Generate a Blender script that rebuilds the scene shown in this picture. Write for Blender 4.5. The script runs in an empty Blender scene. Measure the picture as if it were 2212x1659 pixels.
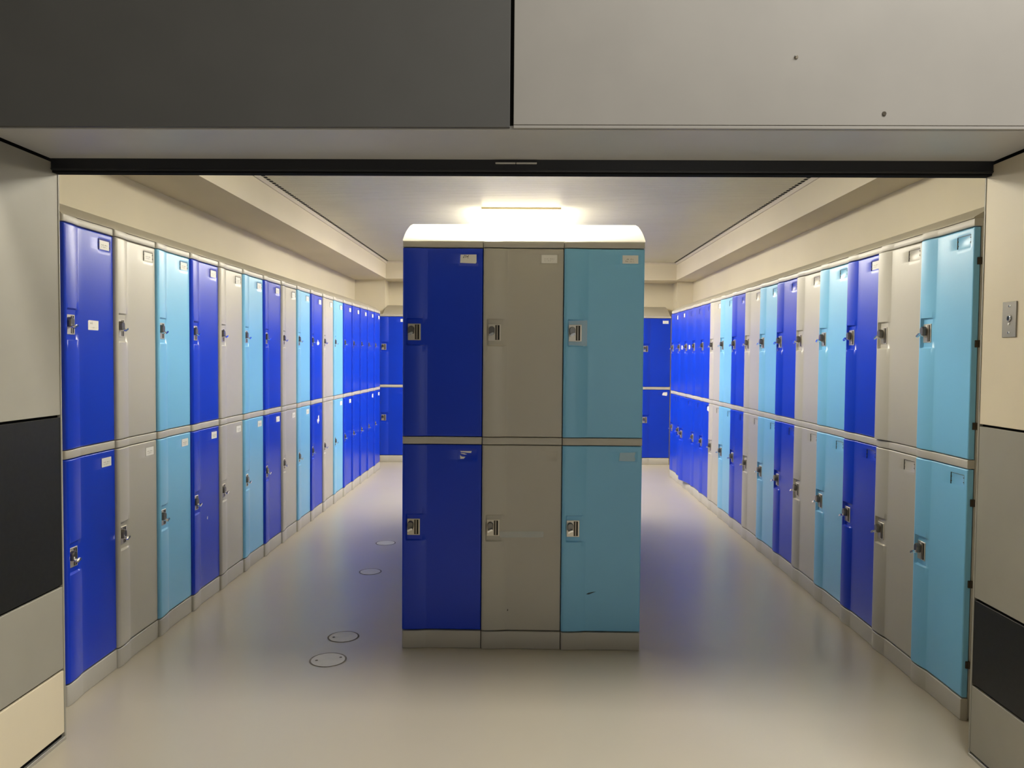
import bpy, math, random
from mathutils import Matrix, Vector
random.seed(7)
sc = bpy.context.scene
COL = sc.collection
PI = math.pi

# ------------------------------------------------------------------ measures
P = 0.385                    # locker pitch
XL, YL0 = -1.830, 2.992      # left row: face plane, near end
XR, YR0 = 1.7146, 3.0126     # right row
XI, YI, IROT = -0.599, 3.675, 0.0034
YB, XB0 = 10.175, -1.962     # back row
ZC = 2.668                   # ceiling
ZS = 2.437                   # soffit underside
WLX, WRX, WBY = -2.335, 2.220, 10.68
FY0, FY1 = 2.335, 2.745      # entrance wall thickness
JL, JR = -1.686, 1.599       # jamb faces
ZH = 2.103                   # header underside

# ------------------------------------------------------------------ materials
def mat(name, col, rough=0.5, metal=0.0, spec=0.5, noise=0.0, nscale=8.0, bump=0.0, bscale=300.0, emit=None, coat=0.0):
    m = bpy.data.materials.new(name); m.use_nodes = True
    nt = m.node_tree; b = nt.nodes['Principled BSDF']
    b.inputs['Base Color'].default_value = (*col, 1)
    b.inputs['Roughness'].default_value = rough
    b.inputs['Metallic'].default_value = metal
    b.inputs['Specular IOR Level'].default_value = spec
    if coat:
        b.inputs['Coat Weight'].default_value = coat
        b.inputs['Coat Roughness'].default_value = 0.12
    if noise or bump:
        tc = nt.nodes.new('ShaderNodeTexCoord')
    if noise:
        n = nt.nodes.new('ShaderNodeTexNoise'); n.inputs['Scale'].default_value = nscale
        n.inputs['Detail'].default_value = 4
        nt.links.new(tc.outputs['Object'], n.inputs['Vector'])
        r = nt.nodes.new('ShaderNodeMapRange')
        r.inputs['From Min'].default_value = 0.3; r.inputs['From Max'].default_value = 0.7
        r.inputs['To Min'].default_value = 1 - noise; r.inputs['To Max'].default_value = 1 + noise
        nt.links.new(n.outputs['Fac'], r.inputs['Value'])
        mx = nt.nodes.new('ShaderNodeVectorMath'); mx.operation = 'SCALE'
        mx.inputs[0].default_value = col
        nt.links.new(r.outputs['Result'], mx.inputs['Scale'])
        nt.links.new(mx.outputs['Vector'], b.inputs['Base Color'])
    if bump:
        n2 = nt.nodes.new('ShaderNodeTexNoise'); n2.inputs['Scale'].default_value = bscale
        nt.links.new(tc.outputs['Object'], n2.inputs['Vector'])
        bp = nt.nodes.new('ShaderNodeBump'); bp.inputs['Strength'].default_value = bump
        bp.inputs['Distance'].default_value = 0.001
        nt.links.new(n2.outputs['Fac'], bp.inputs['Height'])
        nt.links.new(bp.outputs['Normal'], b.inputs['Normal'])
    if emit:
        b.inputs['Emission Color'].default_value = (*emit[0], 1)
        b.inputs['Emission Strength'].default_value = emit[1]
    return m

M = {}
M['blue'] = mat('blue plastic', (0.004, 0.040, 0.56), 0.29, spec=0.42, noise=0.03, nscale=3, bump=0.12, bscale=140)
M['light'] = mat('light blue plastic', (0.205, 0.52, 0.80), 0.30, spec=0.5, noise=0.02, nscale=3, bump=0.12, bscale=140)
M['grey'] = mat('grey plastic', (0.47, 0.445, 0.385), 0.32, spec=0.5, noise=0.02, nscale=3, bump=0.12, bscale=140)
M['shell'] = mat('shell plastic', (0.47, 0.445, 0.39), 0.38, noise=0.03, nscale=4)
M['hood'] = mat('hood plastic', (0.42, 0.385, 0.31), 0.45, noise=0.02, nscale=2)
M['gap'] = mat('dark gap', (0.012, 0.012, 0.012), 0.9, spec=0.1)
M['lock'] = mat('lock steel', (0.66, 0.61, 0.52), 0.34, metal=0.7, bump=0.2, bscale=500)
M['barrel'] = mat('dark lock casing', (0.20, 0.19, 0.175), 0.30, metal=0.9)
M['slot'] = mat('slot shade', (0.09, 0.075, 0.055), 0.5, metal=0.6)
M['chrome'] = mat('chrome', (0.85, 0.85, 0.85), 0.12, metal=1.0)
M['tag'] = mat('white card', (0.82, 0.80, 0.76), 0.55)
M['ink'] = mat('ink', (0.05, 0.045, 0.04), 0.7)
M['faint'] = mat('faint ink', (0.38, 0.36, 0.33), 0.7)
M['hinge'] = mat('bronze hinge', (0.06, 0.045, 0.03), 0.5, metal=0.5)
M['wall'] = mat('cream wall paint', (0.67, 0.61, 0.475), 0.7, spec=0.3, noise=0.03, nscale=1.5, bump=0.1, bscale=200)
M['soffit'] = mat('soffit paint', (0.63, 0.57, 0.45), 0.65, spec=0.3, noise=0.03, nscale=1.5)
M['lip'] = mat('edge angle paint', (0.58, 0.52, 0.44), 0.5)
M['slat'] = mat('ceiling metal strip', (0.57, 0.55, 0.44), 0.42, spec=0.5, noise=0.02, nscale=2)
M['lampcase'] = mat('lamp housing', (0.70, 0.58, 0.36), 0.5)
M['glow'] = mat('lamp diffuser', (0.9, 0.88, 0.8), 0.4, emit=((1.0, 0.945, 0.80), 37.0))
M['glowend'] = mat('lamp end cap', (0.85, 0.8, 0.68), 0.4, emit=((1.0, 0.90, 0.68), 7.0))
M['pgrey'] = mat('grey laminate', (0.33, 0.31, 0.255), 0.38, spec=0.45, noise=0.04, nscale=5)
M['pblack'] = mat('black laminate', (0.012, 0.012, 0.010), 0.45, spec=0.35, noise=0.2, nscale=60)
M['pcream'] = mat('cream laminate', (0.74, 0.645, 0.47), 0.40, spec=0.45, noise=0.02, nscale=4)
M['pdark'] = mat('dark grey laminate', (0.092, 0.090, 0.085), 0.42, spec=0.5, noise=0.04, nscale=5)
M['pbeige'] = mat('beige grey laminate', (0.335, 0.315, 0.288), 0.42, spec=0.45, noise=0.03, nscale=5)
M['punder'] = mat('grey underside laminate', (0.56, 0.55, 0.54), 0.45, spec=0.4, noise=0.04, nscale=4)
M['corr'] = mat('pale wall paint', (0.22, 0.22, 0.21), 0.7)
M['alu'] = mat('aluminium', (0.55, 0.54, 0.50), 0.35, metal=0.8)
M['track'] = mat('black track', (0.012, 0.013, 0.017), 0.32, spec=0.5)
M['steel'] = mat('brushed steel', (0.30, 0.28, 0.245), 0.42, metal=0.8, bump=0.2, bscale=200)
M['patch'] = mat('floor patch', (0.60, 0.56, 0.49), 0.45, noise=0.05, nscale=20)
M['rim'] = mat('worn ring', (0.20, 0.17, 0.13), 0.8, noise=0.4, nscale=30)
M['scuff'] = mat('scuff mark', (0.03, 0.06, 0.09), 0.7)

def hood_lit():  # whiter, translucent copy of the hood plastic, lamp glare put into it
    m = bpy.data.materials.new('lit hood plastic'); m.use_nodes = True
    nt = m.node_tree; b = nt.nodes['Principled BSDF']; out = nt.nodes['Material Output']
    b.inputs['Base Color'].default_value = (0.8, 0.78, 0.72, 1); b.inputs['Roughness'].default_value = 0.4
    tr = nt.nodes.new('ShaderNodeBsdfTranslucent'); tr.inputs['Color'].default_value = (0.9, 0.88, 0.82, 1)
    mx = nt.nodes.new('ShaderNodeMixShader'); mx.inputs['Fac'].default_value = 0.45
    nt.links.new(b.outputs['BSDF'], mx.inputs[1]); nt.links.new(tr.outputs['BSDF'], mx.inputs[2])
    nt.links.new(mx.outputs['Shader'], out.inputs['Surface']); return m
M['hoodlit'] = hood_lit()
def tape_mat(name, tint, a):
    m = bpy.data.materials.new(name); m.use_nodes = True
    nt = m.node_tree; b = nt.nodes['Principled BSDF']
    b.inputs['Base Color'].default_value = (*tint, 1); b.inputs['Alpha'].default_value = a
    b.inputs['Roughness'].default_value = 0.35
    return m
M['tape'] = tape_mat('clear tape', (0.80, 0.86, 0.88), 0.22)
M['residue'] = tape_mat('adhesive residue', (0.66, 0.84, 0.92), 0.40)

# floor: smooth resin with faint clouding
def floor_mat():
    m = bpy.data.materials.new('resin floor'); m.use_nodes = True
    nt = m.node_tree; b = nt.nodes['Principled BSDF']
    tc = nt.nodes.new('ShaderNodeTexCoord')
    n = nt.nodes.new('ShaderNodeTexNoise'); n.inputs['Scale'].default_value = 1.3; n.inputs['Detail'].default_value = 6
    nt.links.new(tc.outputs['Object'], n.inputs['Vector'])
    cr = nt.nodes.new('ShaderNodeValToRGB')
    cr.color_ramp.elements[0].position = 0.1; cr.color_ramp.elements[0].color = (0.425, 0.380, 0.300, 1)
    cr.color_ramp.elements[1].position = 0.9; cr.color_ramp.elements[1].color = (0.455, 0.408, 0.322, 1)
    nt.links.new(n.outputs['Fac'], cr.inputs['Fac'])
    nt.links.new(cr.outputs['Color'], b.inputs['Base Color'])
    n2 = nt.nodes.new('ShaderNodeTexNoise'); n2.inputs['Scale'].default_value = 3.0
    nt.links.new(tc.outputs['Object'], n2.inputs['Vector'])
    r = nt.nodes.new('ShaderNodeMapRange')
    r.inputs['To Min'].default_value = 0.27; r.inputs['To Max'].default_value = 0.32
    nt.links.new(n2.outputs['Fac'], r.inputs['Value'])
    nt.links.new(r.outputs['Result'], b.inputs['Roughness'])
    b.inputs['Specular IOR Level'].default_value = 0.5
    return m
M['floor'] = floor_mat()

# ------------------------------------------------------------------ mesh helpers
class MB:
    """collects shapes with materials, then becomes one mesh"""
    def __init__(s): s.v = []; s.f = []; s.mi = []; s.ms = []
    def mid(s, m):
        if m not in s.ms: s.ms.append(m)
        return s.ms.index(m)
    def poly(s, pts, faces, m):
        o = len(s.v); k = s.mid(m); s.v += [tuple(p) for p in pts]
        for f in faces: s.f.append([o + i for i in f]); s.mi.append(k)
    def box(s, x0, x1, y0, y1, z0, z1, m, bev=0.0):
        if bev <= 0:
            pts = [(x, y, z) for z in (z0, z1) for y in (y0, y1) for x in (x0, x1)]
            s.poly(pts, [(0, 2, 3, 1), (4, 5, 7, 6), (0, 1, 5, 4), (1, 3, 7, 5), (3, 2, 6, 7), (2, 0, 4, 6)], m)
            return
        b = bev; X = (x0, x1); Y = (y0, y1); Z = (z0, z1); pts = []; idx = {}
        for i in (0, 1):
            for j in (0, 1):
                for k in (0, 1):
                    sx, sy, sz = (1 if i == 0 else -1), (1 if j == 0 else -1), (1 if k == 0 else -1)
                    for a in range(3):
                        p = [X[i] + sx * b, Y[j] + sy * b, Z[k] + sz * b]; p[a] = (X[i], Y[j], Z[k])[a]
                        idx[(i, j, k, a)] = len(pts); pts.append(p)
        F = []
        for a in range(3):
            for e in (0, 1):
                c = [q for q in ((0, 0), (1, 0), (1, 1), (0, 1))]
                F.append([idx[tuple((e if t == a else (cc[0] if t == (a + 1) % 3 else cc[1])) for t in range(3)) + (a,)] for cc in c])
        for a in range(3):
            o1, o2 = (a + 1) % 3, (a + 2) % 3
            for p in (0, 1):
                for q in (0, 1):
                    def key(e, ax):
                        t = [0, 0, 0]; t[a] = e; t[o1] = p; t[o2] = q; return idx[tuple(t) + (ax,)]
                    F.append([key(0, o1), key(1, o1), key(1, o2), key(0, o2)])
        for i in (0, 1):
            for j in (0, 1):
                for k in (0, 1): F.append([idx[(i, j, k, a)] for a in range(3)])
        s.poly(pts, F, m)
    def cyl(s, c, axis, r0, r1, l, m, n=20, cap=True):
        ax = Vector(axis).normalized(); t = Vector((0, 0, 1)) if abs(ax.z) < .9 else Vector((1, 0, 0))
        u = ax.cross(t).normalized(); w = ax.cross(u); c = Vector(c); pts = []
        for k, (r, d) in enumerate(((r0, 0), (r1, l))):
            for i in range(n):
                a = 2 * PI * i / n; pts.append(c + ax * d + u * (r * math.cos(a)) + w * (r * math.sin(a)))
        F = [(i, (i + 1) % n, n + (i + 1) % n, n + i) for i in range(n)]
        if cap: F += [tuple(range(n)), tuple(range(n, 2 * n))]
        s.poly(pts, F, m)
    def flat(s, pts2, y, m, th=0.0):
        """polygon in the x-z plane facing -y, with thickness towards +y"""
        n = len(pts2); pts = [(x, y, z) for x, z in pts2]
        F = [tuple(range(n))]
        if th:
            pts += [(x, y + th, z) for x, z in pts2]
            F += [tuple(range(n, 2 * n))] + [(i, (i + 1) % n, n + (i + 1) % n, n + i) for i in range(n)]
        s.poly(pts, F, m)
    def mesh(s, name, smooth=None):
        me = bpy.data.meshes.new(name); me.from_pydata(s.v, [], s.f)
        for m in s.ms: me.materials.append(m)
        me.polygons.foreach_set('material_index', s.mi)
        import bmesh
        bm = bmesh.new(); bm.from_mesh(me); bmesh.ops.recalc_face_normals(bm, faces=bm.faces); bm.to_mesh(me); bm.free()
        if smooth:
            me.polygons.foreach_set('use_smooth', [True] * len(me.polygons))
            me.set_sharp_from_angle(angle=math.radians(smooth))
        me.update(); return me

def put(name, me, parent=None, loc=(0, 0, 0), rotz=0.0):
    o = bpy.data.objects.new(name, me); COL.objects.link(o)
    o.location = loc; o.rotation_euler = (0, 0, rotz)
    if parent: o.parent = parent
    return o
def tag(o, label, cat, group=None):
    o['label'] = label; o['category'] = cat
    if group: o['group'] = group
    return o
def struct(name, me, parent=None, label=None):
    o = put(name, me, parent)
    if parent is None: o['kind'] = 'structure'
    if label: o['label'] = label
    return o
def bx(args_list, m, bev=0.0):
    b = MB()
    for a in args_list: b.box(*a, m, bev)
    return b.mesh('m', 30 if bev else None)

# ------------------------------------------------------------------ locker front section
WD = 0.382
def raise_at(x):
    if x < 0.016: return 0.0015 + 0.011 * math.sqrt(max(0.0, 1 - ((0.016 - x) / 0.016) ** 2))
    if x < 0.024: return 0.0125
    if x < 0.114: return 0.0125 * (1 - ((x - 0.024) / 0.094) ** 2)
    if x < 0.122: return 0.0010 * ((0.122 - x) / 0.008) ** 2
    return 0.0
def edge_drop(d, r):
    return 0.0 if d >= r else r - math.sqrt(max(0.0, r * r - (r - d) ** 2))
XS = [0, 0.0006, 0.002, 0.0042, 0.007, 0.0095, 0.012, 0.0145, 0.0175, 0.0205, 0.0235, 0.032, 0.044, 0.056, 0.068, 0.078, 0.083, 0.088, 0.093, 0.098,
      0.103, 0.108, 0.112, 0.114, 0.117, 0.122, 0.15, 0.20, 0.266, 0.2675, 0.269, 0.31, 0.357, 0.3585, 0.36, 0.366, WD - 0.007, WD - 0.0042, WD - 0.002, WD - 0.0006, WD]
DH = 0.900
ZSEC = [0, 0.0006, 0.002, 0.0042, 0.007, 0.10, 0.25, 0.40, 0.4345, 0.4375, 0.4405, 0.47, 0.50, 0.53, 0.5595, 0.5625, 0.5655, 0.60, 0.70, 0.81,
        0.826, 0.8275, 0.829, 0.85, 0.873, 0.8745, 0.876, 0.885, DH - 0.007, DH - 0.0042, DH - 0.002, DH - 0.0006, DH]
def smooth01(t): t = max(0.0, min(1.0, t)); return t * t * (3 - 2 * t)
def door_h(x, z):
    h = raise_at(x)
    inz = smooth01((z - 0.4345) / 0.006) * smooth01((0.5655 - z) / 0.006)
    inx = smooth01((x - 0.0175) / 0.006)
    h *= 1 - inz * inx
    rz = smooth01((z - 0.826) / 0.003) * smooth01((0.876 - z) / 0.003)
    rx = smooth01((x - 0.266) / 0.003) * smooth01((0.360 - x) / 0.003)
    h -= 0.0011 * rz * rx
    return h - edge_drop(x, 0.003) - edge_drop(WD - x, 0.005) - edge_drop(z, 0.005) - edge_drop(DH - z, 0.005)
Y_MAIN = 0.004      # depth of the flat of the door; the raised strip comes forward of it

def height_mesh(name, xs, zs, hf, m, yb, xoff=0.0):
    b = MB(); nx, nz = len(xs), len(zs); pts = []
    for z in zs:
        for x in xs: pts.append((x + xoff, Y_MAIN - hf(x, z), z))
    F = [(j * nx + i, j * nx + i + 1, (j + 1) * nx + i + 1, (j + 1) * nx + i) for j in range(nz - 1) for i in range(nx - 1)]
    o = len(pts)
    ring = [i for i in range(nx)] + [j * nx + nx - 1 for j in range(1, nz)] + [(nz - 1) * nx + i for i in range(nx - 2, -1, -1)] + [j * nx for j in range(nz - 2, 0, -1)]
    for r in ring: pts.append((pts[r][0], yb, pts[r][2]))
    n = len(ring)
    for k in range(n): F.append((ring[k], ring[(k + 1) % n], o + (k + 1) % n, o + k))
    F.append(tuple(range(o, o + n)))
    b.poly(pts, F, m)
    return b.mesh(name, 40)

# doors hinge on the right-hand edge: mesh origin sits there
DOOR = {c: height_mesh('door_' + c, XS, ZSEC, door_h, M[c], 0.027, xoff=-WD) for c in ('blue', 'light', 'grey')}
def strip_mesh(name, zh, m, yb=0.03, lift=0.0, rnd=0.004):
    zs = sorted({0, rnd * .08, rnd * .35, rnd, zh - rnd, zh - rnd * .35, zh - rnd * .08, zh})
    xs = [x for x in XS if not (0.012 < x < 0.03 or 0.26 < x < 0.365)]
    hf = lambda x, z: 0.75 * raise_at(x) + lift - edge_drop(x, 0.0022) - edge_drop(WD - x, 0.0022) - edge_drop(z, rnd) - edge_drop(zh - z, rnd)
    return height_mesh(name, xs, zs, hf, m, yb)
CAP = strip_mesh('top_cap', 0.0295, M['shell'], yb=0.06, lift=0.001)
RAIL = strip_mesh('middle_rail', 0.034, M['shell'], lift=0.001, rnd=0.003)
PLINTH = strip_mesh('plinth', 0.086, M['shell'], lift=0.0005)
_b = MB(); _b.box(0.001, WD - 0.001, 0.032, 0.495, 0.004, 1.962, M['shell'], 0.002)
_b.box(0.012, WD - 0.012, 0.0305, 0.032, 0.09, 1.93, M['gap']); BODY = _b.mesh('body', 30)

# lock set, seen from the door front; x measured from the lock edge, z from lock centre
def lock_plate_mesh():
    b = MB(); y = Y_MAIN
    b.box(0.024, 0.086, y - 0.003, y + 0.002, -0.040, 0.040, M['lock'], 0.0012)
    b.box(0.058, 0.0785, y - 0.0034, y - 0.0028, -0.0355, 0.0355, M['slot'])
    b.box(0.0665, 0.0692, y - 0.0042, y - 0.003, -0.034, 0.034, M['lock'])
    b.box(0.0735, 0.0775, y - 0.0040, y - 0.0033, -0.034, 0.034, M['gap'])
    return b.mesh('lock_plate', 30)
def barrel_mesh():
    b = MB(); y = Y_MAIN - 0.003
    # rounded casing that stands proud of the plate: a half-round top running down to a flat foot
    out = [(0.0415 + 0.0145 * math.cos(a), 0.0155 + 0.0145 * math.sin(a)) for a in [PI * k / 12 for k in range(13)]]
    out += [(0.028, -0.004), (0.031, -0.010), (0.052, -0.010), (0.055, -0.004)]
    n = len(out); lv = [(0.0, 1.0), (-0.014, 0.97), (-0.018, 0.85)]; cx, cz = 0.0415, 0.010; pts = []
    for dy, s in lv:
        for x, z in out: pts.append((cx + (x - cx) * s, y + dy, cz + (z - cz) * s))
    F = [tuple(range(n)), tuple(range(2 * n, 3 * n))]
    for l in (0, 1):
        F += [(l * n + i, l * n + (i + 1) % n, (l + 1) * n + (i + 1) % n, (l + 1) * n + i) for i in range(n)]
    b.poly(pts, F, M['barrel'])
    return b.mesh('lock_barrel', 35)
def key_mesh():
    b = MB(); y = Y_MAIN - 0.003
    c = (0.0415, y, -0.008)
    b.cyl(c, (0, -1, 0), 0.0070, 0.0065, 0.019, M['chrome'], 16)
    b.cyl((0.0415, y - 0.019, -0.008), (0, -1, 0), 0.0045, 0.004, 0.010, M['chrome'], 14)
    # bow of the key: a small wing-shaped plate
    w = [(-0.013, -0.001), (-0.012, 0.004), (-0.005, 0.0045), (0.005, 0.0045), (0.012, 0.004), (0.013, -0.001), (0.011, -0.005), (0.004, -0.0035), (-0.004, -0.0035), (-0.011, -0.005)]
    ca, sa = math.cos(0.45), math.sin(0.45)
    b.flat([(0.0415 + x * ca - z * sa, -0.008 + x * sa + z * ca) for x, z in w], y - 0.035, M['chrome'], 0.008)
    return b.mesh('key', 35)
LOCKP, BARREL, KEY = lock_plate_mesh(), barrel_mesh(), key_mesh()
# clips of the recessed card holder
def clip_mesh():
    b = MB(); y = Y_MAIN
    b.box(0.2655, 0.2685, y - 0.0008, y + 0.0022, 0.828, 0.8745, M['gap'])
    b.box(0.2655, 0.3600, y - 0.0008, y + 0.0022, 0.8738, 0.8754, M['slot'])
    b.box(0.3588, 0.3602, y - 0.0002, y + 0.0022, 0.838, 0.8754, M['slot'])
    for z in (0.840, 0.858):
        b.box(0.2645, 0.2715, y - 0.0012, y + 0.0022, z - 0.002, z + 0.002, M['hinge'], 0.0004)
        b.box(0.3550, 0.3605, y - 0.0012, y + 0.0022, z + 0.004, z + 0.0075, M['slot'], 0.0004)
    return b.mesh('card_clips')
CLIPS = clip_mesh()
def hinge_mesh():
    b = MB(); b.box(-0.002, 0.006, 0.017, 0.034, -0.014, 0.014, M['hinge'], 0.001)
    b.cyl((0.004, 0.030, -0.014), (0, 0, 1), 0.004, 0.004, 0.028, M['hinge'], 12); return b.mesh('hinge', 30)
HINGE = hinge_mesh()

# cards and stickers (x, z relative to the lower left corner of the card seat)
def words(b, x0, x1, z, hgt, y, m, spec, seed):
    r = random.Random(seed); tot = sum(spec) + len(spec) - 1; st = (x1 - x0) / tot; x = x0
    for w in spec:
        for _ in range(w):
            h = hgt * r.choice((0.7, 0.75, 1.0)); b.box(x + st * .18, x + st * .72, y - 0.0003, y, z, z + h * .22, m)
            k = r.random()
            if k < .5: b.box(x + st * .18, x + st * .38, y - 0.0003, y, z + h * .22, z + h, m)
            if k > .3: b.box(x + st * .55, x + st * .72, y - 0.0003, y, z + h * .22, z + h, m)
            x += st
        x += st
def card(kind):
    b = MB(); y = Y_MAIN + 0.0004; ty = y - 0.0009
    x0, x1, z0, z1 = 0.276, 0.351, 0.832, 0.871
    o = -WD
    def fl(p): b.flat([(x + o, z) for x, z in p], ty, M['tag'], 0.0012)
    if kind == 'printed':
        fl([(x0, z0), (x1, z0), (x1, z1), (x0, z1)])
        words(b, x0 + o + .012, x1 + o - .014, z1 - .021, .0062, ty, M['faint'], (5, 5), 1)
        words(b, x0 + o + .014, x1 + o - .018, z1 - .030, .0062, ty, M['faint'], (2, 4, 1), 2)
    elif kind == 'printed_bold':
        fl([(x0, z0), (x1, z0), (x1, z1), (x0, z1)])
        words(b, x0 + o + .018, x0 + o + .030, z1 - .021, .0075, ty, M['ink'], (2,), 3)
        words(b, x0 + o + .036, x1 + o - .022, z1 - .021, .0062, ty, M['faint'], (4,), 4)
        words(b, x0 + o + .015, x0 + o + .027, z1 - .031, .0075, ty, M['ink'], (2,), 5)
        words(b, x0 + o + .034, x1 + o - .020, z1 - .031, .0062, ty, M['faint'], (3, 1), 6)
    elif kind == 'handwritten':
        fl([(x0 - .003, z0 - .001), (x1 - .004, z0 - .004), (x1, z0 + .002), (x1, z1), (x0 - .001, z1 - .001)])
        for k, (ax, az, bx_, bz, w) in enumerate([(.016, .022, .021, .033, .0022), (.014, .022, .0185, .0205, .0022), (.020, .033, .024, .032, .0018),
                (.024, .021, .027, .033, .0018), (.027, .033, .0315, .026, .0018), (.0315, .026, .029, .021, .0016),
                (.036, .024, .041, .033, .0024), (.033, .030, .036, .024, .002), (.037, .017, .0375, .024, .0016)]):
            dx, dz = bx_ - ax, bz - az; L = math.hypot(dx, dz); nx, nz = -dz / L * w / 2, dx / L * w / 2
            ox, oz = x0 + o - .003, z0 + .002
            b.flat([(ox + ax + nx, oz + az + nz), (ox + ax - nx, oz + az - nz), (ox + bx_ - nx, oz + bz - nz), (ox + bx_ + nx, oz + bz + nz)], ty - .0003, M['ink'], 0.0003)
    elif kind == 'torn':
        fl([(x0 + .002, z1 - .001), (x0 + .058, z1 - .001), (x0 + .055, z1 - .010), (x0 + .034, z1 - .009), (x0 + .006, z1 - .006)])
        fl([(x0 + .004, z1 - .010), (x0 + .022, z1 - .012), (x0 + .036, z1 - .017), (x0 + .024, z1 - .018), (x0 + .008, z1 - .014)])
        fl([(x0 + .002, z0 + .018), (x0 + .010, z0 + .011), (x0 + .028, z0 + .010), (x0 + .020, z0 + .001), (x0 + .003, z0)])
    elif kind == 'residue':
        b.flat([(x0 + o - .004, z0 - .003), (x1 + o - .003, z0 - .004), (x1 + o - .001, z0 + .008), (x1 + o - .005, z0 + .02), (x1 + o, z1), (x0 + o, z1 - .002)], ty, M['residue'], 0.0004)
    elif kind == 'ragged':
        fl([(x0 + .006, z0 - .002), (x1 - .010, z0 - .010), (x1 - .002, z0 + .010), (x1 - .004, z1), (x0 + .020, z1 - .004), (x0 + .010, z1 - .018)])
    return b.mesh('name_tag')
CARD = {k: card(k) for k in ('printed', 'printed_bold', 'handwritten', 'torn', 'residue', 'ragged')}
def sticker(pts, lines=0):
    b = MB(); y = Y_MAIN - 0.0004
    b.flat([(x - WD, z) for x, z in pts], y, M['tag'], 0.0006)
    if lines:
        xa = min(p[0] for p in pts); xb = max(p[0] for p in pts); zb = max(p[1] for p in pts); za = min(p[1] for p in pts)
        words(b, xa + .016 - WD, xa + .036 - WD, zb - .016, .010, y, M['faint'], (3,), 8)
        words(b, xa + .018 - WD, xb - .018 - WD, za + .008, .005, y, M['faint'], (1, 4, 1), 9)
    return b.mesh('sticker')

Z_UP, Z_LO, Z_LOCK = 1.0325, 0.092, 0.500
def tf(name, me, parent, loc=(0, 0, 0)): return put(name, me, parent, loc)
def locker(color, loc, rotz, label, group, up='', lo='', hinges=False, ajar=(0, 0), extra=(), holder=(False, False)):
    t = bpy.data.objects.new('locker', None); COL.objects.link(t); t.empty_display_size = 0.1
    t.location = loc; t.rotation_euler = (0, 0, rotz); tag(t, label, 'locker', group)
    dx = (P - WD) / 2
    tf('body', BODY, t, (dx, 0, 0)); tf('plinth', PLINTH, t, (dx, 0, 0))
    tf('middle_rail', RAIL, t, (dx, 0, 0.9955)); tf('top_cap', CAP, t, (dx, 0, 1.9365))
    for k, (z0, c, nm) in enumerate(((Z_UP, up, 'upper'), (Z_LO, lo, 'lower'))):
        d = tf('door', DOOR[color], t, (dx + WD, 0, z0)); d.rotation_euler = (0, 0, math.radians(ajar[k]))
        p = tf('lock_plate', LOCKP, d, (-WD, 0, Z_LOCK))
        tf('lock_barrel', BARREL, d, (-WD, 0, Z_LOCK)); tf('key', KEY, d, (-WD, 0, Z_LOCK))
        if holder[k]: tf('card_holder', CLIPS, d, (-WD, 0, 0))
        if c: 
            q = tf('name_tag' if c != 'residue' else 'adhesive_patch', CARD[c], d)
            if c == 'torn': q['label'] = 'torn remains of a white card'
        if hinges:
            for hz in (0.13, 0.45, 0.77): tf('hinge', HINGE, d, (0, 0, hz))
        for kk, nm2, me, lb in extra:
            if kk == k:
                e = tf(nm2, me, d); e['label'] = lb
    return t

CN = {'b': 'bright blue', 'l': 'light blue', 'g': 'grey'}
CK = {'b': 'blue', 'l': 'light', 'g': 'grey'}
ORD = ['first', 'second', 'third', 'fourth', 'fifth', 'sixth', 'seventh', 'eighth', 'ninth', 'tenth', 'eleventh', 'twelfth', 'thirteenth', 'fourteenth', 'fifteenth', 'sixteenth', 'seventeenth']

# ---- left row: 17 lockers
LSEQ = 'bglbglbglbgl' + 'bbbbb'
LUP = ['printed'] * 17
LLO = ['printed'] * 9 + ['', '', 'printed', 'printed', '', '', 'ragged', 'printed']
ST_MID = sticker([(0.184, 0.483), (0.258, 0.483), (0.261, 0.488), (0.262, 0.523), (0.19, 0.524), (0.184, 0.520)], 1)
ST_TORN = sticker([(0.215, 0.475), (0.245, 0.470), (0.285, 0.482), (0.280, 0.500), (0.262, 0.492), (0.255, 0.510), (0.235, 0.520), (0.232, 0.495), (0.214, 0.500)])
ST_DROP = sticker([(0.215, 0.745), (0.245, 0.720), (0.262, 0.740), (0.285, 0.742), (0.275, 0.795), (0.245, 0.790), (0.248, 0.765), (0.218, 0.762)])
ST_DOT = sticker([(0.205, 0.378), (0.215, 0.374), (0.218, 0.392), (0.209, 0.390)])
for i, c in enumerate(LSEQ):
    ex = []
    if i == 0: ex = [(0, 'sticker', ST_MID, 'small printed white sticker beside the lock')]
    if i == 3: ex = [(1, 'sticker', ST_DOT, 'tiny white scrap of sticker')]
    if i == 9: ex = [(0, 'sticker', ST_TORN, 'torn white sticker'), (1, 'sticker', ST_DROP, 'torn white sticker')]
    if i == 0: lb = 'two-door bright blue locker at the doorway end of the left row, beside the black panel'
    elif i < 12: lb = f'two-door {CN[c]} locker, {ORD[i]} from the doorway in the row of the left wall'
    else: lb = f'two-door blue locker, {ORD[i - 12]} of the five blue ones ending the left wall row'
    locker(CK[c], (XL, YL0 + P * i, 0), PI / 2, lb, 'lockers along the left wall', LUP[i], LLO[i], extra=ex, holder=(True, False))

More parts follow.
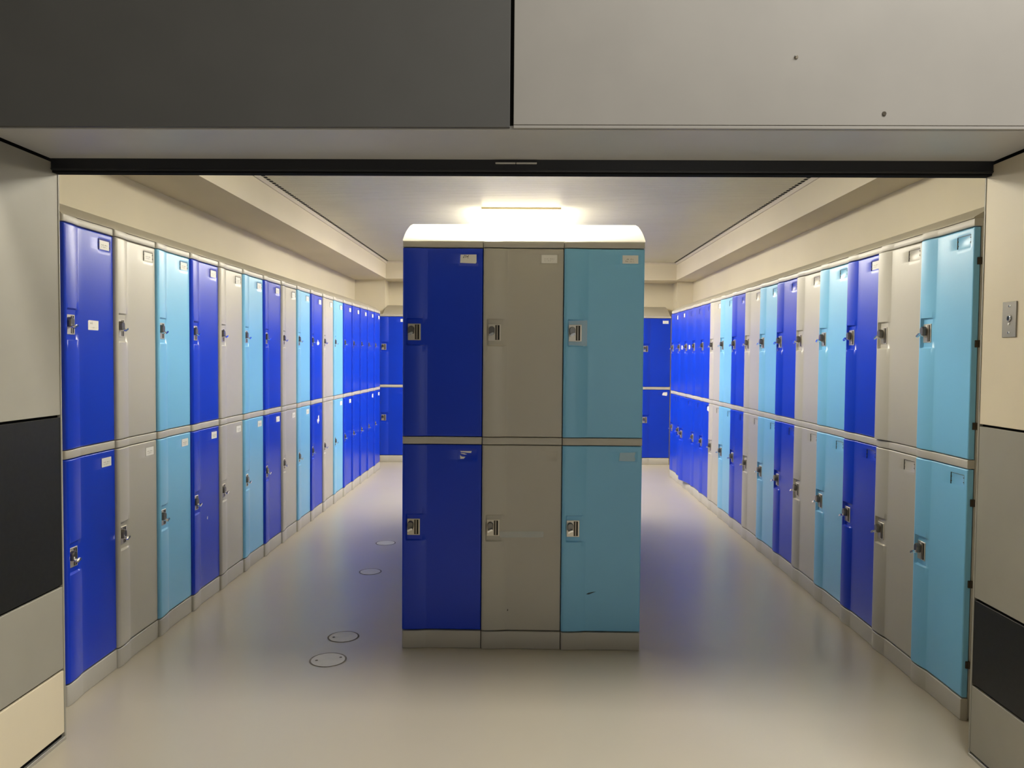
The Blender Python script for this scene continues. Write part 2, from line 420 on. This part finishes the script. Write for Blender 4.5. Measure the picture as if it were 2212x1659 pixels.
# ---- right row: 16 lockers
RSEQ = 'lgblgblgblg' + 'bbbbb'
RUP = ['', '', 'printed', '', '', '', '', '', '', '', 'printed', '', '', '', 'printed', 'ragged']
RLO = [''] * 11 + ['ragged', '', '', '', '']
ST_S = sticker([(0.17, 0.480), (0.235, 0.478), (0.240, 0.520), (0.175, 0.524)])
for i, c in enumerate(RSEQ):
    ex = []
    if i in (13, 14): ex = [(0, 'sticker', ST_S, 'small white sticker beside the lock')]
    aj = (1.6, 0) if i == 1 else ((0, 7.5) if i == 13 else (0, 0))
    if i == 0: lb = 'two-door light blue locker with exposed hinges, at the doorway end of the right row'
    elif i == 13: lb = 'two-door blue locker with its lower door ajar, in the right wall row'
    elif i < 11: lb = f'two-door {CN[c]} locker, {ORD[i]} from the doorway in the row of the right wall'
    else: lb = f'two-door blue locker, {ORD[i - 11]} of the five blue ones ending the right wall row'
    locker(CK[c], (XR, YR0 + P * (i + 1), 0), -PI / 2, lb, 'lockers along the right wall', RUP[i], RLO[i], hinges=(i == 0), ajar=aj, extra=ex, holder=(True, True))

# ---- back row: 10 lockers
for i in range(10):
    if i == 0: lb, u, l = 'two-door blue locker against the back wall, in the left-hand corner', 'printed', ''
    elif i == 9: lb, u, l = 'two-door blue locker against the back wall, in the right-hand corner', 'printed', 'ragged'
    else: lb, u, l = 'two-door blue locker of the back wall row, away from both corners', 'printed', 'printed'
    locker('blue', (XB0 + P * i, YB, 0), 0, lb, 'lockers along the back wall', u, l)

# ---- freestanding block: three facing the doorway, others back to back behind them
def isl(x, y):
    c, s = math.cos(IROT), math.sin(IROT); return (XI + x * c - y * s, YI + x * s + y * c, 0)
_t = MB(); _t.flat([(0.018 - WD, 0.443), (0.112 - WD, 0.438), (0.113 - WD, 0.562), (0.024 - WD, 0.558), (0.018 - WD, 0.552)], Y_MAIN - 0.0010, M['tape'], 0.0003)
TAPE1 = _t.mesh('tape')
_t = MB(); _t.flat([(0.088 - WD, 0.452), (0.297 - WD, 0.456), (0.299 - WD, 0.484), (0.088 - WD, 0.481)], Y_MAIN - 0.0009, M['tape'], 0.0003)
TAPE2 = _t.mesh('tape')
_t = MB(); _t.flat([(0.054 - WD, 0.181), (0.066 - WD, 0.180), (0.080 - WD, 0.186), (0.104 - WD, 0.195), (0.084 - WD, 0.1915), (0.072 - WD, 0.190), (0.062 - WD, 0.1875)], Y_MAIN - 0.0135, M['scuff'], 0.0125)
_s = MB(); _s.flat([(0.085 + 0.036 - WD, 0.181), (0.098 + .036 - WD, 0.180), (0.115 + .036 - WD, 0.187), (0.134 + .036 - WD, 0.195), (0.113 + .036 - WD, 0.192), (0.096 + .036 - WD, 0.188)], Y_MAIN - 0.0005, M['scuff'], 0.0004)
SCUFF = _s.mesh('scuff_mark')
_s = MB(); _s.flat([(0.125 - WD, 0.095), (0.129 - WD, 0.094), (0.130 - WD, 0.102), (0.127 - WD, 0.104)], Y_MAIN - 0.0005, M['hinge'], 0.0004)
DOT = _s.mesh('scuff_mark')
ISL = [('blue', 'dark blue', 'handwritten', 'torn', [], 'with a handwritten card, in the block facing the doorway'),
       ('grey', 'grey', 'printed', '', [(1, 'tape', TAPE2, 'strip of clear tape under the lock'), (1, 'scuff_mark', DOT, 'small brown chip')], 'in the middle of the block facing the doorway'),
       ('light', 'teal light blue', 'printed_bold', 'residue', [(0, 'tape', TAPE1, 'clear tape around the lock plate'), (1, 'scuff_mark', SCUFF, 'dark scuff mark')], 'with taped lock, in the block facing the doorway')]
for i, (c, nm, u, l, ex, tail) in enumerate(ISL):
    locker(c, isl(P * i, 0), IROT, f'two-door {nm} locker {tail}', 'lockers facing the doorway', u, l, extra=ex)
# side banks behind them, back to back
NS = 7
for i in range(NS):
    c = 'glbglbb'[i]
    y0 = 0.505 + P * i
    locker(CK[c], isl(0.003, y0 + P), IROT - PI / 2, f'two-door {CN[c]} locker in the side of the central block facing the left wall', 'lockers in the left side of the central block', 'printed', 'printed')
    locker(CK[c], isl(3 * P - 0.003, y0), IROT + PI / 2, f'two-door {CN[c]} locker in the side of the central block facing the right wall', 'lockers in the right side of the central block', 'printed', 'printed')
# local x of a side locker must point away from the viewer's left: handled by the two rotations above

# ---- curved tops over the rows
PROF = [(0.0, 1.9665), (0.004, 1.972), (0.023, 1.9835), (0.06, 2.0045), (0.106, 2.027), (0.17, 2.0525), (0.24, 2.0775), (0.34, 2.103), (0.42, 2.110), (0.495, 2.112)]
def hood_mesh(length, prof=PROF, m=None):
    b = MB(); bot = 1.9662; pts = []; n = len(prof)
    for x in (0.0, length):
        for s, z in prof: pts.append((x, s, z))
        pts.append((x, prof[-1][0], bot)); pts.append((x, prof[0][0], bot))
    k = n + 2
    F = [(i, (i + 1) % k, k + (i + 1) % k, k + i) for i in range(k)] + [tuple(range(k)), tuple(range(k, 2 * k))]
    b.poly(pts, F, m or M['hood']); return b.mesh('locker_hood', 25)
h = put('locker_hood', hood_mesh(P * 17 - .004), None, (XL, YL0 + .002, 0), PI / 2); tag(h, 'cream curved hood running on top of the left wall lockers', 'locker hood')
h = put('locker_hood', hood_mesh(P * 16 - .004), None, (XR, YR0 + P * 16 - .002, 0), -PI / 2); tag(h, 'cream curved hood running on top of the right wall lockers', 'locker hood')
h = put('locker_hood', hood_mesh(P * 10 - .06), None, (XB0 + .044, YB, 0), 0); tag(h, 'shaded cream hood on top of the back wall lockers', 'locker hood')
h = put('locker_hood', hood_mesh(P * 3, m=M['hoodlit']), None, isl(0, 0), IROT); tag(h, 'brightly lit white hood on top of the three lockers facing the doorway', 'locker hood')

# ------------------------------------------------------------------ room shell
struct('floor', bx([(-4.2, 4.2, -3.2, 11.0, -0.1, 0.0)], M['floor']))
struct('wall_left', bx([(WLX - 0.12, WLX, FY1, WBY + 0.12, 0, 2.9)], M['wall']))
struct('wall_right', bx([(WRX, WRX + 0.12, FY1, WBY + 0.12, 0, 2.9)], M['wall']))
struct('wall_back', bx([(WLX, WRX, WBY, WBY + 0.12, 0, 2.9)], M['wall']))
# strip ceiling, the strips run across the room
FXL, FXR, FYB = -1.885, 1.955, 10.20
b = MB(); pit = 0.0605; y = FY1 + 0.01
while y < FYB - 0.01:
    b.box(FXL + 0.003, FXR - 0.003, y, min(y + pit - 0.0050, FYB), ZC, ZC + 0.02, M['slat'])
    for xx in (FXL + 0.013, FXR - 0.039): b.box(xx, xx + 0.026, y + 0.006, y + 0.040, ZC - 0.0012, ZC, M['gap'])
    y += pit
b.box(FXL, FXR, FY1, FYB, ZC + 0.02, ZC + 0.05, M['gap'])
ceil = struct('ceiling', b.mesh('ceiling'))
# boxed-in soffits round three sides, each with a thin metal angle at its edge
def soffit(name, a, lip):
    o = struct(name, bx([a], M['soffit'])); put('edge_angle', bx([lip], M['lip'], 0.0), o); return o
soffit('trim_1', (WLX, FXL, FY1, WBY, ZS, 2.85), (FXL, FXL + 0.012, FY1, FYB, ZC - 0.032, ZC - 0.0015))
soffit('trim_2', (FXR, WRX, FY1, WBY, ZS, 2.85), (FXR - 0.012, FXR, FY1, FYB, ZC - 0.032, ZC - 0.0015))
soffit('trim_3', (FXL, FXR, FYB, WBY, ZS, 2.85), (FXL + .013, FXR - .013, FYB - 0.010, FYB, ZC - 0.022, ZC - 0.0015))
# corner boxings
struct('trim_4', bx([(WLX, -1.925, 10.37, WBY, 1.970, ZS)], M['wall']))
struct('trim_5', bx([(2.005, WRX, 10.40, WBY, 1.970, ZS)], M['wall']))
# ---- entrance wall with laminate cladding
t = 0.014
b = MB()
b.box(-4.2, JL - t, FY0 + t, FY1, 0, 5.2, M['gap']); b.box(JR + t, 4.2, FY0 + t, FY1, 0, 5.2, M['gap'])
b.box(JL - t, JR + t, FY0 + t, FY1 - 0.05, ZH + t, 5.2, M['gap'])
b.box(JL - t, JR + t, FY1 - 0.05, FY1, ZH + t, 2.95, M['wall'])
b.box(WLX, JL - t, FY1, FY1 + 0.012, 0, 2.5, M['wall']); b.box(JR + t, WRX, FY1, FY1 + 0.012, 0, 2.5, M['wall'])
wf = struct('wall_front', b.mesh('wall_front'))
g = 0.0045
def panel(a, m, lb, bev=0.0012):
    o = put('cladding_panel', bx([a], m, bev), wf); o['label'] = lb; return o
XG = -0.0535
hd = panel((JL - 2.2, XG - 0.0055, FY0, FY0 + t, ZH + 0.004, 5.18), M['pdark'], 'dark grey panel over the opening')
hb = panel((XG + 0.0055, JR + 2.2, FY0, FY0 + t, ZH + 0.012, 5.18), M['pbeige'], 'beige grey panel over the opening')
b = MB(); b.box(XG + 0.0055, JR, FY0 - 0.001, FY0 + 0.01, ZH + 0.001, ZH + 0.010, M['pbeige'], 0.001); put('edge_trim', b.mesh('edge', 30), wf)
panel((JL, JR, FY0 + t + .001, FY1 - 0.045, ZH, ZH + t), M['punder'], 'grey panel lining the underside of the header')
ZJ = [1.19, 0.571, 0.262]
for X0, X1, Xe, cols, side in ((JL - t, JL, JL, ('pgrey', 'pblack', 'pgrey', 'pcream'), 'left'), (JR, JR + t, JR, ('pcream', 'pgrey', 'pblack', 'pgrey'), 'right')):
    zz = [ZH - 0.006] + ZJ + [0.024 if side == 'left' else 0.014]
    nm = {'pgrey': 'grey', 'pblack': 'black', 'pcream': 'cream'}
    for k in range(4):
        panel((X0, X1, FY0, FY1 - 0.006, zz[k + 1] + g, zz[k] - g), M[cols[k]], f'{nm[cols[k]]} panel lining the {side} side of the opening')
    s = 1 if side == 'left' else -1
    xa, xb = sorted((Xe - s * 0.012, Xe + s * 0.002))
    put('edge_trim', bx([(xa, xb, FY1 - 0.006, FY1 + 0.002, 0.0, ZH - 0.03)], M['pgrey'], 0.0008), wf)
    # outer faces of the wall towards the corridor
    xa, xb = (JL - 2.5, JL - t - 0.003) if side == 'left' else (JR + t + 0.003, JR + 2.5)
    for k in range(4):
        panel((xa, xb, FY0, FY0 + t, zz[k + 1] + g, zz[k] - g), M[cols[k]], f'{nm[cols[k]]} corridor panel {side} of the opening')
for sx, X0, X1 in ((1, JL - 0.008, JL + 0.004), (-1, JR - 0.004, JR + 0.008)):
    struct('baseboard_left' if sx > 0 else 'baseboard_right', bx([(X0, X1, FY0, FY1 - 0.001, 0.0, 0.013)], M['alu'], 0.001))
# dots on the beige panel
b = MB()
b.cyl((0.792, FY0 + 0.001, 2.316), (0, -1, 0), 0.0065, 0.005, 0.003, M['rim'], 14); b.cyl((0.789, FY0 - 0.001, 2.3185), (0, -1, 0), 0.003, 0.002, 0.004, M['alu'], 10)
put('screw', b.mesh('screw', 30), hb)
b = MB(); b.cyl((1.055, FY0 + 0.001, 2.150), (0, -1, 0), 0.007, 0.006, 0.003, M['slot'], 16); put('screw', b.mesh('screw', 30), hb)
# sliding-door track under the header
TY = 2.70
b = MB(); b.box(JL + 0.001, JR - 0.001, TY, TY + 0.045, 2.062, ZH + t, M['track'], 0.002)
b.box(JL + 0.001, JR - 0.001, TY + 0.008, TY + 0.045, 2.056, 2.062, M['gap'])
b.box(JL + 0.001, JR - 0.001, TY - 0.002, TY + 0.004, 2.066, 2.069, M['track'], 0.0006)
tr = struct('trim_6', b.mesh('door_track', 30))
b = MB(); b.box(-0.117, -0.0466, TY - 0.010, TY, 2.0865, 2.0925, M['alu'], 0.001); b.box(-0.0446, 0.027, TY - 0.010, TY, 2.0865, 2.0925, M['alu'], 0.001)
o = put('strike_plate', b.mesh('strike', 30), tr); o['label'] = 'bright metal catch on the black track'

# switch plate on the right jamb
def key_switch():
    e = bpy.data.objects.new('key_switch', None); COL.objects.link(e); e.location = (JR, 2.585, 1.555)
    tag(e, 'brushed steel key switch plate on the cream panel of the opening', 'switch')
    b = MB(); b.box(-0.004, 0.0, -0.037, 0.037, -0.059, 0.059, M['steel'], 0.001); put('face_plate', b.mesh('plate', 30), e)
    for z in (0.044, -0.044):
        b = MB(); b.cyl((-0.003, 0.0, z), (-1, 0, 0), 0.0045, 0.0035, 0.003, M['chrome'], 14); put('screw', b.mesh('screw', 30), e)
    b = MB(); b.cyl((-0.003, 0.0, 0.004), (-1, 0, 0), 0.013, 0.0125, 0.003, M['steel'], 24)
    b.cyl((-0.006, 0.0, 0.004), (-1, 0, 0), 0.009, 0.0085, 0.0015, M['chrome'], 20); b.box(-0.0085, -0.0074, -0.0012, 0.0012, -0.001, 0.010, M['gap'])
    put('key_cylinder', b.mesh('cyl', 30), e)
    b = MB(); b.cyl((-0.003, 0.0, -0.015), (-1, 0, 0), 0.004, 0.0035, 0.003, M['tag'], 14); put('indicator_lamp', b.mesh('lamp', 30), e)
key_switch()

# corridor around the viewer
struct('wall_corridor', bx([(-4.2, 4.2, -3.2, -3.08, 0, 5.2), (-4.32, -4.2, -3.2, FY1, 0, 5.2), (4.2, 4.32, -3.2, FY1, 0, 5.2)], M['corr']))
struct('ceiling_corridor', bx([(-4.3, 4.3, -3.2, FY0 + t, 5.2, 5.3)], M['wall']))

# ---- round cover plates let into the floor
for k, (x, y, r, scr, lb) in enumerate([(-0.915, 3.512, 0.084, 2, 'round cover plate in the floor nearest the doorway, with screw holes'),
        (-0.914, 3.806, 0.077, 1, 'round cover plate in the floor, second from the doorway, close behind the first'),
        (-1.017, 4.973, 0.072, 0, 'round cover plate in the floor, third from the doorway'),
        (-1.059, 5.747, 0.074, 0, 'round cover plate in the floor farthest from the doorway')]):
    e = bpy.data.objects.new('floor_cover', None); COL.objects.link(e); e.location = (x, y, 0); tag(e, lb, 'floor cover', 'round cover plates along the left aisle')
    b = MB(); n = 48; R0, R1 = r + 0.002, r - 0.009; pts = []
    rr = random.Random(k + 3)
    for i in range(n):
        a = 2 * PI * i / n; w = 0.003 * rr.random() + 0.004 * max(0, math.cos(a - PI * 0.9))
        pts += [(R0 * math.cos(a), R0 * math.sin(a), 0.0008), ((R1 - w + .002) * math.cos(a), (R1 - w + .002) * math.sin(a), 0.0008)]
    b.poly(pts, [(2 * i, 2 * ((i + 1) % n), 2 * ((i + 1) % n) + 1, 2 * i + 1) for i in range(n)], M['rim']); put('ring_joint', b.mesh('ring'), e)
    b = MB(); b.cyl((0, 0, 0.0), (0, 0, 1), r - 0.006, r - 0.007, 0.0014, M['patch'], n); put('plate', b.mesh('plate', 30), e)
    for sxx, syy in ((-0.6, -0.15), (0.62, 0.35))[:scr]:
        b = MB(); b.cyl((sxx * r, syy * r, 0.0012), (0, 0, 1), 0.007, 0.006, 0.0012, M['rim'], 14); put('screw', b.mesh('screw', 30), e)

# ---- ceiling lights
def ceiling_light(x, y0, L, label):
    e = bpy.data.objects.new('ceiling_light', None); COL.objects.link(e); e.location = (x, y0, ZC); tag(e, label, 'ceiling light', 'ceiling lights over the central block')
    w = 0.335
    b = MB(); b.box(-w, w, 0, L, -0.014, 0.0, M['lampcase'], 0.002); put('housing', b.mesh('housing', 30), e)
    b = MB(); b.box(-w + 0.006, w - 0.006, 0.016, L - 0.016, -0.095, -0.0145, M['glow'], 0.012); put('diffuser', b.mesh('diffuser', 30), e)
    for ya, yb in ((0.004, 0.0158), (L - 0.0158, L - 0.004)):
        b = MB(); b.box(-w + 0.004, w - 0.004, ya, yb, -0.096, -0.0142, M['glowend'], 0.003); put('end_cap', b.mesh('end_cap', 30), e)
LX = -0.062
ceiling_light(LX, 6.50, 1.25, 'glowing white box ceiling light above the bright locker hood')
ceiling_light(LX, 3.74, 0.80, 'glowing ceiling light nearest the doorway, hidden behind the header')
ceiling_light(LX, 8.75, 1.20, 'glowing ceiling light at the back of the room, behind the block')

def area(loc, rot, sx, sy, power, col):
    l = bpy.data.lights.new('corridor_light', 'AREA'); l.shape = 'RECTANGLE'; l.size = sx; l.size_y = sy; l.energy = power; l.color = col
    o = bpy.data.objects.new('corridor_light', l); COL.objects.link(o); o.location = loc; o.rotation_euler = rot; return o
area((2.1, 0.95, 5.0), (0, 0, 0), 2.6, 0.9, 272, (1.0, 0.98, 0.925))
area((1.3, -2.95, 1.25), (PI / 2, 0, 0), 0.30, 1.9, 11, (0.95, 0.98, 1.0))  # unseen upright light behind the viewer, added for tall highlights on the doors

# ------------------------------------------------------------------ world, camera, look
w = bpy.data.worlds.new('world'); sc.world = w; w.use_nodes = True
w.node_tree.nodes['Background'].inputs[0].default_value = (0.03, 0.03, 0.03, 1)
f, yaw, pit_, roll, hh = 1659.764, 0.01962, -0.03597, 0.00819, 1.41932
cy, sy = math.cos(yaw), math.sin(yaw)
fwd = Vector((-sy * math.cos(pit_), cy * math.cos(pit_), math.sin(pit_)))
r = Vector((cy, sy, 0)); u = r.cross(fwd)
r2 = math.cos(roll) * r + math.sin(roll) * u; u2 = -math.sin(roll) * r + math.cos(roll) * u
cam = bpy.data.cameras.new('camera'); cam.sensor_width = 36.0; cam.lens = f / 2212 * 36.0; cam.clip_start = 0.02
co = bpy.data.objects.new('camera', cam); COL.objects.link(co)
mw = Matrix.Identity(4)
for i in range(3): mw[i][0] = r2[i]; mw[i][1] = u2[i]; mw[i][2] = -fwd[i]
mw.translation = Vector((0, 0, hh)); co.matrix_world = mw
sc.camera = co
sc.view_settings.view_transform = 'Standard'
sc.view_settings.look = 'None'
sc.view_settings.exposure = 0.0
